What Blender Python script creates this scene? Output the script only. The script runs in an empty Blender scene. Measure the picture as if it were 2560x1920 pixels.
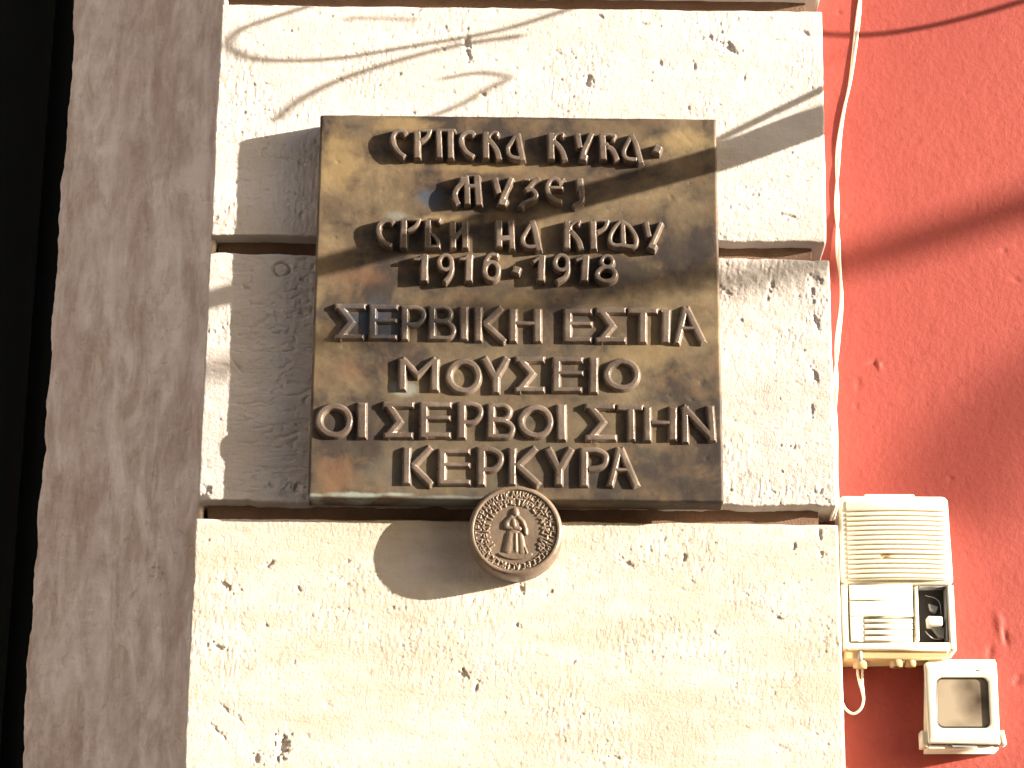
import bpy, math, random
import numpy as np
from mathutils import Matrix, Vector
rng = np.random.RandomState(7)
random.seed(7)
SC = bpy.context.scene
COL = SC.collection

# ------------------------------------------------------------------ camera
U = 0.0006                      # metres per photo pixel on the stone front plane
F = 6500.0                      # focal length in photo pixels (2560 wide)
PITCH, ROLL = math.radians(18.5), math.radians(0.65)
ZC = 2.84                       # height of the picture centre above the ground
RM = Matrix.Rotation(math.radians(90) + PITCH, 3, 'X') @ Matrix.Rotation(ROLL, 3, 'Z')
CAMPOS = Vector((0, -F * U * math.cos(PITCH), ZC - F * U * math.sin(PITCH)))
cam = bpy.data.cameras.new('camera')
cam.sensor_width = 36
cam.lens = F / 2560 * 36
cam.clip_start, cam.clip_end = 0.05, 500
camo = bpy.data.objects.new('camera', cam)
COL.objects.link(camo)
camo.matrix_world = Matrix.Translation(CAMPOS) @ RM.to_4x4()
SC.camera = camo

# ------------------------------------------------------------------ world, sun
SUN = Vector((2.95, -1.0, 0.60)).normalized()      # direction towards the sun
elev = math.asin(SUN.z)
azim = math.atan2(SUN.x, SUN.y)
w = bpy.data.worlds.new('World')
SC.world = w
w.use_nodes = True
nt = w.node_tree
bg = nt.nodes['Background']
sky = nt.nodes.new('ShaderNodeTexSky')
sky.sky_type = 'NISHITA'
sky.sun_disc = False
sky.sun_elevation = elev
sky.sun_rotation = azim
sky.air_density = 1.0
sky.dust_density = 2.0
sky.ozone_density = 1.6
nt.links.new(sky.outputs[0], bg.inputs[0])
bg.inputs[1].default_value = 0.075
sl = bpy.data.lights.new('sun', 'SUN')
sl.energy = 5.0
sl.angle = math.radians(0.5)
sl.color = (1.0, 0.90, 0.77)
so = bpy.data.objects.new('sun', sl)
COL.objects.link(so)
so.rotation_euler = SUN.to_track_quat('Z', 'Y').to_euler()
so.location = (6, -4, 6)
SC.view_settings.view_transform = 'Standard'
SC.view_settings.look = 'None'
SC.view_settings.exposure = 2.08
SC.view_settings.gamma = 1
SC.view_settings.use_curve_mapping = False
SC.render.engine = 'CYCLES'
SC.cycles.use_denoising = True
SC.cycles.max_bounces = 8

# ------------------------------------------------------------------ geometry helpers
RN = np.array(RM)
CP = np.array(CAMPOS)

def at(px, py, d=0.0):
    """Point of the photo pixel (2560 x 1920) on the plane d photo pixels in front of the stone face."""
    px, py, d = np.broadcast_arrays(np.asarray(px, float), np.asarray(py, float), np.asarray(d, float))
    L = np.stack([(px - 1280) / F, -(py - 960) / F, -np.ones(px.shape)], -1)
    W = L @ RN.T
    t = (-d * U - CP[1]) / W[..., 1]
    return CP + W * t[..., None]

_T = np.random.RandomState(3).rand(512, 512)
def vn(x, y, s=0):
    x = np.asarray(x, float) + s * 37.31
    y = np.asarray(y, float) + s * 91.7
    xi, yi = np.floor(x).astype(int), np.floor(y).astype(int)
    fx, fy = x - xi, y - yi
    fx = fx * fx * fx * (fx * (fx * 6 - 15) + 10)
    fy = fy * fy * fy * (fy * (fy * 6 - 15) + 10)
    a = _T[xi % 512, yi % 512]; b = _T[(xi + 1) % 512, yi % 512]
    c = _T[xi % 512, (yi + 1) % 512]; e = _T[(xi + 1) % 512, (yi + 1) % 512]
    return (a * (1 - fx) + b * fx) * (1 - fy) + (c * (1 - fx) + e * fx) * fy
def fbm(x, y, s=0, o=4):
    r, a, t = 0, 1.0, 0
    for i in range(o):
        r = r + a * vn(x * 2 ** i, y * 2 ** i, s + i * 5); t += a; a *= .5
    return r / t
def sst(a, b, x):
    t = np.clip((x - a) / (b - a), 0, 1)
    return t * t * (3 - 2 * t)

def mesh(name, V, Fc, mat, parent=None, smooth=True):
    V = np.asarray(V, float).reshape(-1, 3)
    base = np.zeros(3)
    p = parent
    while p is not None:
        base += np.array(p.location); p = p.parent
    me = bpy.data.meshes.new(name)
    if isinstance(Fc, np.ndarray):
        n, k = Fc.shape
        me.vertices.add(len(V)); me.vertices.foreach_set('co', (V - base).astype(np.float32).ravel())
        me.loops.add(n * k); me.loops.foreach_set('vertex_index', Fc.astype(np.int32).ravel())
        me.polygons.add(n)
        me.polygons.foreach_set('loop_start', np.arange(0, n * k, k, dtype=np.int32))
        me.polygons.foreach_set('loop_total', np.full(n, k, dtype=np.int32))
        me.update(calc_edges=True)
    else:
        me.from_pydata([tuple(v) for v in (V - base)], [], Fc)
        me.update()
    me.validate()
    me.polygons.foreach_set('use_smooth', [smooth] * len(me.polygons))
    me.materials.append(mat)
    o = bpy.data.objects.new(name, me)
    COL.objects.link(o)
    if parent: o.parent = parent
    return o

def empty(name, loc, label, cat, group=None):
    o = bpy.data.objects.new(name, None)
    o.location = tuple(loc); o.empty_display_size = .05
    COL.objects.link(o)
    return tag(o, label, cat, group)
def tag(o, label=None, cat=None, group=None, kind=None):
    if label: o['label'] = label
    if cat: o['category'] = cat
    if group: o['group'] = group
    if kind: o['kind'] = kind
    return o

def gridfaces(nr, nc, closed=False):
    i = np.arange(nr - 1)[:, None]; j = np.arange(nc - (0 if closed else 1))[None, :]
    j2 = (j + 1) % nc
    return np.stack([i * nc + j, (i + 1) * nc + j, (i + 1) * nc + j2, i * nc + j2], -1).reshape(-1, 4)

def slab(name, quad, d, back, mat, parent, step=2.5, hf=None, edge=9, ewob=2.0, s=0, wob=(1, 1, 1, 1), tilt=None):
    """A stone whose front face is the photo quad TL,TR,BR,BL at depth d; hf(px,py) is relief in photo px."""
    (a, b, c, e) = [np.array(q, float) for q in quad]
    wpx = np.hypot(*(b - a)); hpx = np.hypot(*(e - a))
    nx, ny = int(wpx / step) + 2, int(hpx / step) + 2
    u = np.linspace(0, 1, nx); v = np.linspace(0, 1, ny)
    UU, VV = np.meshgrid(u, v)
    P = (a * (1 - UU)[..., None] + b * UU[..., None]) * (1 - VV)[..., None] + (e * (1 - UU)[..., None] + c * UU[..., None]) * VV[..., None]
    el, er, et, eb = UU * wpx, (1 - UU) * wpx, VV * hpx, (1 - VV) * hpx
    # wandering outline
    def ww(t, k, amp):
        return amp * ewob * ((fbm(t / 60, k * 7.7 + t * 0, s + k, 4) - .5) * 3.2)
    fall = lambda q: np.exp(-q / 14)
    P[..., 0] += ww(P[..., 1], 1, wob[3]) * fall(el) + ww(P[..., 1], 2, wob[1]) * fall(er)
    P[..., 1] += ww(P[..., 0], 3, wob[0]) * fall(et) + ww(P[..., 0], 4, wob[2]) * fall(eb)
    H = hf(P[..., 0], P[..., 1]) if hf else 0 * UU
    r = edge * (0.6 + 0.9 * fbm(P[..., 0] / 45, P[..., 1] / 45, s + 9, 3))
    for q in (el, er, et, eb * 2.2):
        k = np.clip(q / r, 0, 1)
        H = H - r * (1 - np.sqrt(np.clip(1 - (1 - k) ** 2, 0, 1))) * .85
    D = d + (tilt(P[..., 0], P[..., 1]) if tilt else 0 * UU)
    W = at(P[..., 0], P[..., 1], D)
    W[..., 1] = -(D + H) * U
    # skirts
    def pad(W):
        top = W[:1].copy(); top[..., 1] = -back * U
        bot = W[-1:].copy(); bot[..., 1] = -back * U
        return np.concatenate([top, W, bot], 0)
    W = pad(W)
    L = W[:, :1].copy(); L[..., 1] = -back * U
    R = W[:, -1:].copy(); R[..., 1] = -back * U
    W = np.concatenate([L, W, R], 1)
    return mesh(name, W, gridfaces(W.shape[0], W.shape[1]), mat, parent)

def qbox(name, quad, d0, d1, mat, parent, bev=2.0, seg=3, smooth=True, rc=0.0, nrc=5):
    """Box whose front face (depth d1) is a photo quad, back at d0, rounded front edge; rc = corner radius."""
    q = [np.array(p, float) for p in quad]
    ring = []
    if rc > 0:
        n = len(q)
        for i in range(n):
            p, pv, nx_ = q[i], q[i - 1], q[(i + 1) % n]
            a = (pv - p) / np.linalg.norm(pv - p); b = (nx_ - p) / np.linalg.norm(nx_ - p)
            for k in range(nrc + 1):
                t = k / nrc * math.pi / 2
                ring.append(p + a * rc * (1 - math.sin(t)) + b * rc * (1 - math.cos(t)))
    else:
        ring = q
    ring = np.array(ring)
    cen = ring.mean(0)
    rows = []
    def row(inset, dep):
        dv = cen - ring
        ln = np.linalg.norm(dv, axis=1, keepdims=True)
        pp = ring + np.sign(dv) * np.minimum(inset, np.abs(dv))
        W = at(pp[:, 0], pp[:, 1], d1)
        W[:, 1] = -dep * U
        return W
    rows.append(row(0, d0))
    for k in range(seg + 1):
        t = k / seg * math.pi / 2
        rows.append(row(bev * (1 - math.cos(t)), d1 - bev * (1 - math.sin(t))))
    V = np.concatenate(rows); n = len(ring); m = len(rows)
    Fc = [tuple(f) for f in gridfaces(m, n, True)]
    Fc = [f[::-1] for f in Fc]
    Fc.append(tuple(range((m - 1) * n, m * n))[::-1])
    Fc.append(tuple(range(0, n)))
    o = mesh(name, V, Fc, mat, parent, smooth=False)
    if smooth:
        o.data.polygons.foreach_set('use_smooth', [True] * (len(Fc) - 2) + [False, False])
    return o

def spline(P, n=12):
    P = [np.array(p, float) for p in P]
    if len(P) < 3: return np.array(P)
    Q = [2 * P[0] - P[1]] + P + [2 * P[-1] - P[-2]]
    out = []
    for i in range(1, len(Q) - 2):
        for k in range(n):
            t = k / n
            a, b, c, e = Q[i - 1], Q[i], Q[i + 1], Q[i + 2]
            out.append(.5 * ((2 * b) + (-a + c) * t + (2 * a - 5 * b + 4 * c - e) * t * t + (-a + 3 * b - 3 * c + e) * t ** 3))
    out.append(P[-1])
    return np.array(out)
def tube(name, P, R, mat, parent=None, ns=10, caps=True):
    P = np.asarray(P, float); n = len(P)
    R = np.broadcast_to(np.asarray(R, float), (n,))
    T = np.gradient(P, axis=0); T /= np.linalg.norm(T, axis=1, keepdims=True)
    nrm = np.array([0.12, -1, .21]); V = []
    for i in range(n):
        nrm = nrm - T[i] * (nrm @ T[i]); nrm /= np.linalg.norm(nrm)
        b = np.cross(T[i], nrm)
        a = np.linspace(0, 2 * math.pi, ns, endpoint=False)
        V.append(P[i] + R[i] * (np.cos(a)[:, None] * nrm + np.sin(a)[:, None] * b))
    V = np.concatenate(V)
    Fc = [tuple(f) for f in gridfaces(n, ns, True)]
    if caps: Fc += [tuple(range(ns)), tuple(range((n - 1) * ns, n * ns))[::-1]]
    return mesh(name, V, Fc, mat, parent)

# ------------------------------------------------------------------ materials
def newmat(name):
    m = bpy.data.materials.new(name); m.use_nodes = True
    return m, m.node_tree, m.node_tree.nodes['Principled BSDF']
class N:
    def __init__(s, nt):
        s.nt = nt
        s.tc = nt.nodes.new('ShaderNodeNewGeometry').outputs['Position']
    def n(s, t, **k):
        o = s.nt.nodes.new(t)
        for a, b in k.items(): setattr(o, a, b)
        return o
    def link(s, a, b): s.nt.links.new(a, b)
    def map(s, scale=(1, 1, 1), rot=(0, 0, 0)):
        m = s.n('ShaderNodeMapping'); m.inputs['Scale'].default_value = scale; m.inputs['Rotation'].default_value = rot
        s.link(s.tc, m.inputs[0]); return m.outputs[0]
    def noise(s, scale, detail=4, rough=.55, vec=None, dist=0):
        o = s.n('ShaderNodeTexNoise'); o.inputs['Scale'].default_value = scale
        o.inputs['Detail'].default_value = detail; o.inputs['Roughness'].default_value = rough
        o.inputs['Distortion'].default_value = dist
        s.link(vec if vec is not None else s.tc, o.inputs['Vector']); return o.outputs[0]
    def ramp(s, fac, stops):
        o = s.n('ShaderNodeValToRGB')
        while len(o.color_ramp.elements) < len(stops): o.color_ramp.elements.new(.5)
        for e, (p, c) in zip(o.color_ramp.elements, stops):
            e.position = p
            e.color = (c, c, c, 1) if not isinstance(c, tuple) else (*c, 1)
        s.link(fac, o.inputs[0]); return o.outputs[0]
    def mix(s, f, a, b, mode='MIX'):
        o = s.n('ShaderNodeMix', data_type='RGBA', blend_type=mode)
        for v, i in ((f, 0), (a, 6), (b, 7)):
            if hasattr(v, 'links') or hasattr(v, 'is_output'): s.link(v, o.inputs[i])
            else: o.inputs[i].default_value = v if i == 0 else (*v, 1)
        return o.outputs[2]
    def math(s, op, a, b=0.0):
        o = s.n('ShaderNodeMath', operation=op)
        for v, i in ((a, 0), (b, 1)):
            if hasattr(v, 'is_output'): s.link(v, o.inputs[i])
            else: o.inputs[i].default_value = v
        return o.outputs[0]
    def bump(s, h, dist, strength=1.0, prev=None):
        o = s.n('ShaderNodeBump'); o.inputs['Distance'].default_value = dist; o.inputs['Strength'].default_value = strength
        s.link(h, o.inputs['Height'])
        if prev is not None: s.link(prev, o.inputs['Normal'])
        return o.outputs[0]

def stone(name, c1, c2, c3, streak=None, fine=1.0):
    m, nt, p = newmat(name); s = N(nt)
    a = s.noise(6.5, 7, .64, s.map((.5, 1, 2.0), (0, .12, 0)))
    b = s.noise(38, 5, .65)
    col = s.mix(s.ramp(a, [(.40, 0.0), (.58, 1.0)]), c1, c2)
    col = s.mix(s.ramp(b, [(.50, 0.0), (.72, .45)]), col, c3)
    if streak:
        st = s.noise(11, 6, .66, s.map((2.0, 1, .62)), .8)
        st2 = s.noise(30, 4, .6, s.map((2.2, 1, .5)))
        k = s.math('MULTIPLY', s.ramp(st, [(.40, 0.0), (.60, 1.0)]), s.ramp(st2, [(.30, .35), (.65, 1.0)]))
        col = s.mix(k, col, streak)
        st3 = s.noise(6, 4, .6, s.map((3.4, 1, .3)), .2)
        col = s.mix(s.ramp(st3, [(.52, 0.0), (.75, .6)]), col, (.47, .34, .31))
    d = s.noise(150, 3, .6, s.map((1.0, 1, .45)))
    col = s.mix(s.ramp(d, [(.66, 0.0), (.78, .55)]), col, tuple(x * .45 for x in c3))
    s.link(col, p.inputs['Base Color'])
    p.inputs['Roughness'].default_value = .9
    p.inputs['Specular IOR Level'].default_value = .25
    n1 = s.noise(260, 4, .65)
    n2 = s.noise(520, 3, .6, s.map((1, 1, .35)))
    if streak:     # weathered, hammered face: chips, scratches and soft hollows
        vo = s.n('ShaderNodeTexNoise'); vo.inputs['Scale'].default_value = 60; vo.inputs['Detail'].default_value = 5; vo.inputs['Distortion'].default_value = 1.2
        s.link(s.map((1.15, 1, .8), (0, .5, 0)), vo.inputs['Vector'])
        chips = s.ramp(vo.outputs[0], [(.32, 0.0), (.39, 1.0)])
        col = s.mix(s.ramp(vo.outputs[0], [(.28, .4), (.37, 0.0)]), col, (.42, .33, .29))
        bl = s.noise(20, 6, .68, s.map((1.5, 1, .6)))
        col = s.mix(s.ramp(bl, [(.50, 0.0), (.66, .55)]), col, (.42, .31, .25))
        col = s.mix(s.ramp(s.noise(24, 6, .7), [(.52, 0.0), (.68, .5)]), col, (.72, .64, .60))
        s.link(col, p.inputs['Base Color'])
        n1 = s.math('ADD', n1, s.math('MULTIPLY', chips, .7))
    bm = s.bump(n1, .0012 * fine, .8)
    bm = s.bump(n2, .0006 * fine, .7, bm)
    s.link(bm, p.inputs['Normal'])
    return m

M_ST1 = stone('limestone_pale', (.58, .53, .485), (.52, .465, .41), (.43, .37, .315))
M_ST2 = stone('limestone_grey', (.54, .49, .45), (.47, .42, .375), (.38, .325, .28))
M_ST3 = stone('limestone_cream', (.56, .505, .435), (.46, .395, .315), (.39, .32, .25))
M_CORE = stone('limestone_joint', (.20, .125, .085), (.15, .09, .06), (.10, .065, .045))
M_JAMB = stone('limestone_stained', (.80, .72, .65), (.71, .63, .56), (.57, .48, .415), streak=(.44, .33, .26))

def red():
    m, nt, p = newmat('red_render'); s = N(nt)
    a = s.noise(2.2, 4, .5); b = s.noise(60, 4, .6)
    col = s.mix(s.ramp(a, [(.35, 0.0), (.65, 1.0)]), (.30, .054, .038), (.27, .045, .033))
    col = s.mix(s.ramp(b, [(.55, 0.0), (.8, .4)]), col, (.19, .024, .019))
    s.link(col, p.inputs['Base Color'])
    p.inputs['Roughness'].default_value = .62
    p.inputs['Specular IOR Level'].default_value = .35
    bm = s.bump(s.noise(120, 4, .55), .0011, .7)
    bm = s.bump(s.noise(420, 3, .6), .0005, .6, bm)
    s.link(bm, p.inputs['Normal']); return m
M_RED = red()

def bronze(name, c1, c2, c3, green=True, metal=.45, rough=.42, spec=.5, spots=()):
    m, nt, p = newmat(name); s = N(nt)
    a = s.noise(7, 5, .6, None, .3); b = s.noise(17, 5, .62, None, .5); c = s.noise(70, 4, .6)
    col = s.mix(s.ramp(a, [(.36, 0.0), (.56, 1.0)]), c1, c2)
    col = s.mix(s.ramp(b, [(.46, 0.0), (.66, .85)]), col, c3)
    if green:
        g = s.noise(6, 4, .6, s.map((1, 1, 1), (0, 0, .7)), .2)
        col = s.mix(s.ramp(g, [(.60, 0.0), (.78, .7)]), col, (.066, .072, .070))
    col = s.mix(s.ramp(c, [(.55, 0.0), (.78, .35)]), col, tuple(x * .5 for x in c2))
    wv = s.noise(22, 4, .6)
    for (px, py, rx, ry, cc, k) in spots:      # patina stains and darker patches, each with its place on the plate
        q = at(px, py, 74)
        mp = s.n('ShaderNodeMapping', vector_type='TEXTURE')
        mp.inputs['Location'].default_value = tuple(q); mp.inputs['Scale'].default_value = (rx * U, .2, ry * U)
        s.link(s.tc, mp.inputs[0])
        ln = s.n('ShaderNodeVectorMath', operation='LENGTH'); s.link(mp.outputs[0], ln.inputs[0])
        dd = s.math('ADD', ln.outputs['Value'], s.math('MULTIPLY', s.math('SUBTRACT', wv, .5), 2.2))
        col = s.mix(s.ramp(dd, [(.35, k), (.98, 0.0)]), col, cc)
    s.link(col, p.inputs['Base Color'])
    p.inputs['Metallic'].default_value = metal
    p.inputs['Specular IOR Level'].default_value = spec
    r = s.math('ADD', s.math('MULTIPLY', b, .25), rough - .1)
    s.link(r, p.inputs['Roughness'])
    bm = s.bump(s.noise(90, 4, .55), .0012, .35)
    bm = s.bump(s.noise(330, 3, .6), .0004, .5, bm)
    s.link(bm, p.inputs['Normal']); return m
BL, PG, DK_, GO, RD, OL = (.050, .062, .085), (.22, .24, .21), (.030, .025, .024), (.26, .185, .09), (.15, .080, .046), (.105, .088, .060)
SPOTS = [(1290, 1080, 520, 220, OL, .4), (1400, 900, 380, 90, OL, .35), (850, 400, 90, 110, GO, .7), (1010, 310, 90, 30, GO, .6), (1710, 350, 80, 45, GO, .75), (1110, 555, 120, 24, GO, .6), (1180, 420, 160, 20, GO, .5),
         (1075, 495, 46, 34, BL, .85), (940, 800, 95, 60, BL, .85), (1080, 810, 120, 70, DK_, .5), (830, 770, 60, 70, DK_, .75), (1700, 630, 110, 80, DK_, .7), (1560, 690, 190, 60, DK_, .75), (1250, 720, 260, 34, DK_, .6), (1480, 1200, 160, 40, DK_, .5), (1700, 1180, 90, 70, DK_, .5), (800, 1060, 30, 90, DK_, .5),
         (1450, 345, 90, 28, DK_, .45), (830, 520, 50, 60, DK_, .4), (905, 690, 90, 30, RD, .5), (1590, 890, 150, 60, GO, .35), (840, 1180, 60, 60, RD, .55), (870, 930, 60, 50, RD, .35),
         (1010, 972, 44, 22, PG, .7), (890, 1238, 90, 9, PG, .9), (985, 1236, 60, 8, PG, .9), (790, 1240, 22, 8, PG, .8), (1130, 1246, 140, 8, PG, .5), (1780, 1100, 26, 160, DK_, .6),
         (1300, 295, 420, 7, DK_, .6), (1000, 540, 40, 16, PG, .5), (1560, 1210, 200, 22, DK_, .35), (1640, 1060, 140, 60, GO, .3)]
M_BR = bronze('bronze_plate', (.185, .138, .080), (.042, .033, .028), (.128, .086, .050), metal=.05, rough=.5, spec=.15, spots=SPOTS)
M_LET = bronze('bronze_letters', (.190, .146, .112), (.122, .092, .072), (.24, .188, .146), green=False, metal=.35, rough=.27, spec=.5, spots=[(940, 800, 130, 70, BL, .55), (1080, 810, 100, 70, (.06, .055, .053), .7), (1500, 660, 200, 60, (.09, .078, .066), .4), (1040, 640, 70, 30, (.07, .065, .062), .6)])
M_MED = bronze('bronze_medallion', (.175, .128, .090), (.14, .102, .072), (.205, .15, .106), green=False, metal=.15, rough=.45, spec=.3)

def plastic(name, c, rough=.45, dirt=.25, bump=0.0):
    m, nt, p = newmat(name); s = N(nt)
    a = s.noise(30, 5, .6); b = s.noise(200, 3, .6)
    col = s.mix(s.ramp(a, [(.42, 0.0), (.72, dirt)]), c, tuple(x * y for x, y in zip(c, (.78, .68, .5))))
    col = s.mix(s.ramp(b, [(.62, 0.0), (.8, dirt)]), col, tuple(x * .6 for x in c))
    s.link(col, p.inputs['Base Color'])
    p.inputs['Roughness'].default_value = rough
    s.link(s.bump(b, .0002, .4), p.inputs['Normal'])
    return m
M_PL = plastic('cream_plastic', (.70, .65, .52))
M_PLW = plastic('white_plastic', (.76, .72, .62), dirt=.15)
M_PLT = plastic('tan_plastic', (.50, .34, .17), dirt=.4)
M_CAB = plastic('cream_cable_sheath', (.74, .68, .55), dirt=.35)
M_DK = plastic('dark_plastic', (.045, .04, .038), rough=.4, dirt=.4)
M_BLK = plastic('black_paint', (.010, .012, .012), rough=.5, dirt=.5)
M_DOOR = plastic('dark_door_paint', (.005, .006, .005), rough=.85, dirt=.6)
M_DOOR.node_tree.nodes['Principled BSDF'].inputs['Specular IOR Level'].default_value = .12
M_STEEL = plastic('grey_metal', (.28, .28, .28), rough=.4)
M_POLE = plastic('dark_shadow_caster_paint', (.06, .06, .055), rough=.5)
M_PAVE = stone('paving_stone', (.065, .055, .048), (.055, .047, .04), (.045, .038, .033))

def glass():
    m, nt, p = newmat('lens_glass_painted_reflection'); s = N(nt)
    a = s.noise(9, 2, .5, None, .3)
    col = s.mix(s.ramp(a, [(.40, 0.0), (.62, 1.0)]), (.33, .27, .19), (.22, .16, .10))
    for (px, py, rx, ry, k) in ((2448, 1752, 66, 84, 1.0), (2425, 1712, 46, 30, .5), (2400, 1812, 50, 18, .4)):   # dark reflection painted into the glass colour
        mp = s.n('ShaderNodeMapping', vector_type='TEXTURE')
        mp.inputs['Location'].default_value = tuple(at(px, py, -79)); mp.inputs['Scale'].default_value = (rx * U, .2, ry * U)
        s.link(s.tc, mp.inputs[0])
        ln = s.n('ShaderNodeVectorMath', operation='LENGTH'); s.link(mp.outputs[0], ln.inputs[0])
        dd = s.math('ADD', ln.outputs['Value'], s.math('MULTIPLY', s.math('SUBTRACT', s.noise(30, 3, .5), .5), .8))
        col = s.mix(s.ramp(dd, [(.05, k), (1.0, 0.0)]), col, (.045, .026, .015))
    s.link(col, p.inputs['Base Color'])
    p.inputs['Roughness'].default_value = .35
    p.inputs['Coat Weight'].default_value = .6
    p.inputs['Coat Roughness'].default_value = .12
    return m
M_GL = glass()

# ------------------------------------------------------------------ ground and pavement (below the picture)
def plain(name, x0, x1, y0, y1, z, mat, parent=None):
    return mesh(name, [(x0, y0, z), (x1, y0, z), (x1, y1, z), (x0, y1, z)], [(0, 1, 2, 3)], mat, parent, False)
tag(plain('ground', -200, 200, -200, 200, 0, M_PAVE), kind='structure')

def facade():
    m, nt, p = newmat('added_house_brown_render'); q = N(nt)
    col = q.mix(q.ramp(q.noise(1.2, 5, .6), [(.4, 0.0), (.65, 1.0)]), (.13, .10, .075), (.10, .08, .06))
    q.link(col, p.inputs['Base Color']); p.inputs['Roughness'].default_value = .9
    return m
M_OC = facade()
M_SH = plastic('added_house_shutter_paint', (.05, .09, .06), rough=.6)
hb = empty('added_house_opposite', (-8, -12, 0), 'unseen dark brown house added across the street, behind the viewer, to block low sky', 'house')  # added unseen, kept dark to block low sky and dim the bronze
def hbx(name, x0, x1, y0, y1, z0, z1, mat, parent):
    return mesh(name, [(x0, y0, z0), (x1, y0, z0), (x1, y0, z1), (x0, y0, z1), (x0, y1, z0), (x1, y1, z0), (x1, y1, z1), (x0, y1, z1)],
                [(0, 1, 2, 3), (5, 4, 7, 6), (1, 5, 6, 2), (4, 0, 3, 7), (3, 2, 6, 7), (0, 4, 5, 1)], mat, parent, False)
hbx('wall', -13, 9, -20, -12, 0, 11, M_OC, hb)  # wall of the added unseen house opposite
hbx('added_cornice', -13.3, 9.3, -20.3, -11.7, 11.004, 11.4, M_PAVE, hb)
for fl in range(2):
    for k in range(6):
        xw = -10.8 + k * 3.5
        wn = hbx('window', xw - .55, xw + .55, -11.996, -11.95, 1.4 + fl * 4.2, 3.4 + fl * 4.2, M_DK, hb)
        for sgn in (-1, 1):
            hbx('added_shutter', xw + sgn * .86 - .27, xw + sgn * .86 + .27, -11.996, -11.94, 1.4 + fl * 4.2, 3.4 + fl * 4.2, M_SH, hb)

M_PK = stone('bounce_house_pink_cream_render', (.54, .465, .42), (.48, .41, .365), (.40, .34, .30))
hl = empty('bounce_house_left', (-10, -2, 0), 'unseen sunlit cream house added to the left to bounce warm light onto the jamb', 'house')  # added unseen, bounces warm sunlight onto the shaded stone
hbx('wall', -16, -8, -8, -1.2, 0, 8.5, M_PK, hl)  # wall of the added unseen bounce house
hbx('added_cornice', -16.3, -7.7, -8.3, -1.0, 8.504, 8.8, M_PAVE, hl)
for fl in range(2):
    for k in range(2):
        yw = -6.2 + k * 3.2
        hbx('window', -8.05, -7.996, yw - .5, yw + .5, 1.6 + fl * 3.8, 3.4 + fl * 3.8, M_DK, hl)
        for sgn in (-1, 1):
            hbx('added_shutter', -8.04, -7.96, yw + sgn * .78 - .25, yw + sgn * .78 + .25, 1.6 + fl * 3.8, 3.4 + fl * 3.8, M_SH, hl)

# ------------------------------------------------------------------ red wall, doorway
DJ = -232.0
DW = -150.0      # depth of the red wall and the door surround behind the pilaster's face
Pz = lambda px, py, d=0: at(px, py, d)
def wallrelief():
    # the part in view as a fine grid with blemishes, the rest of the wall around it
    x0, x1, y0, y1 = 1960, 2700, -60, 2000
    xs = np.arange(x0, x1 + 1, 5.0); ys = np.arange(y0, y1 + 1, 5.0)
    X, Y = np.meshgrid(xs, ys)
    H = 3.0 * (fbm(X / 260, Y / 260, 31, 3) - .5) + 1.1 * (fbm(X / 26, Y / 26, 32, 3) - .5)
    def scar(cx, cy, rx, ry, a, h):
        t = math.radians(a); dx, dy = X - cx, Y - cy
        uu = (dx * math.cos(t) + dy * math.sin(t)) / rx; vv = (-dx * math.sin(t) + dy * math.cos(t)) / ry
        return h * np.exp(-(uu * uu + vv * vv) ** 1.5)
    for c in [(2185, 905, 16, 5, -20, -5), (2197, 912, 4, 14, -10, 5), (2145, 960, 7, 16, 0, -2.5), (2140, 1015, 5, 7, 0, -3),
              (2376, 1196, 7, 4, 0, -4), (2500, 1565, 10, 34, -14, 5), (2512, 1590, 7, 24, -14, -6), (2475, 1630, 8, 16, 10, -4),
              (2510, 628, 7, 5, 20, -4), (2540, 700, 14, 5, 20, -3.5), (2120, 540, 5, 5, 0, -3), (2098, 32, 6, 5, 0, -4), (2545, 1700, 9, 16, 30, -4), (2440, 520, 4, 14, 0, -2)]:
        H += scar(*c)
    H *= .7
    W = at(X, Y, DW); W[..., 1] = -(DW + H) * U
    return W
Wc = wallrelief()
wall = empty('red_wall', (1.5, -DW * U, 0), 'red rendered wall to the right of the pale stone pilaster', 'wall')
mesh('render_coat', Wc, gridfaces(Wc.shape[0], Wc.shape[1]), M_RED, wall)
yb = -DW * U + .0035
xl = float(Wc[..., 0].min())
mesh('wall_body', [(xl - .3, yb, 0), (6.0, yb, 0), (6.0, yb, 7.0), (xl - .3, yb, 7.0),
                   (xl - .3, yb + .4, 0), (6.0, yb + .4, 0), (6.0, yb + .4, 7.0), (xl - .3, yb + .4, 7.0)],
     [(0, 1, 2, 3), (5, 4, 7, 6), (1, 5, 6, 2), (4, 0, 3, 7), (3, 2, 6, 7)], M_RED, wall, False)

# stone door surround in the shade left of the pilaster
def pits(n, x0, x1, y0, y1, seed, rmin=2, rmax=6, asp=1.5):
    r = np.random.RandomState(seed)
    return [(r.uniform(x0, x1), r.uniform(y0, y1), r.uniform(rmin, rmax) * asp, r.uniform(rmin, rmax), r.uniform(-40, 40), -r.uniform(2, 5)) for _ in range(n)]
def dents(X, Y, lst):
    H = np.zeros(X.shape)
    for (cx, cy, rx, ry, a, h) in lst:
        m = (np.abs(X - cx) < 4 * max(rx, ry)) & (np.abs(Y - cy) < 4 * max(rx, ry))
        if not m.any(): continue
        dx, dy = X[m] - cx, Y[m] - cy
        t = math.radians(a)
        jag = 1 + 1.5 * (fbm(X[m] / 7, Y[m] / 7, 77, 2) - .5)
        uu = (dx * math.cos(t) + dy * math.sin(t)) / rx * jag; vv = (-dx * math.sin(t) + dy * math.cos(t)) / ry * jag
        H[m] += .62 * h * np.exp(-(uu * uu + vv * vv) ** 1.4)
    return H
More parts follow.
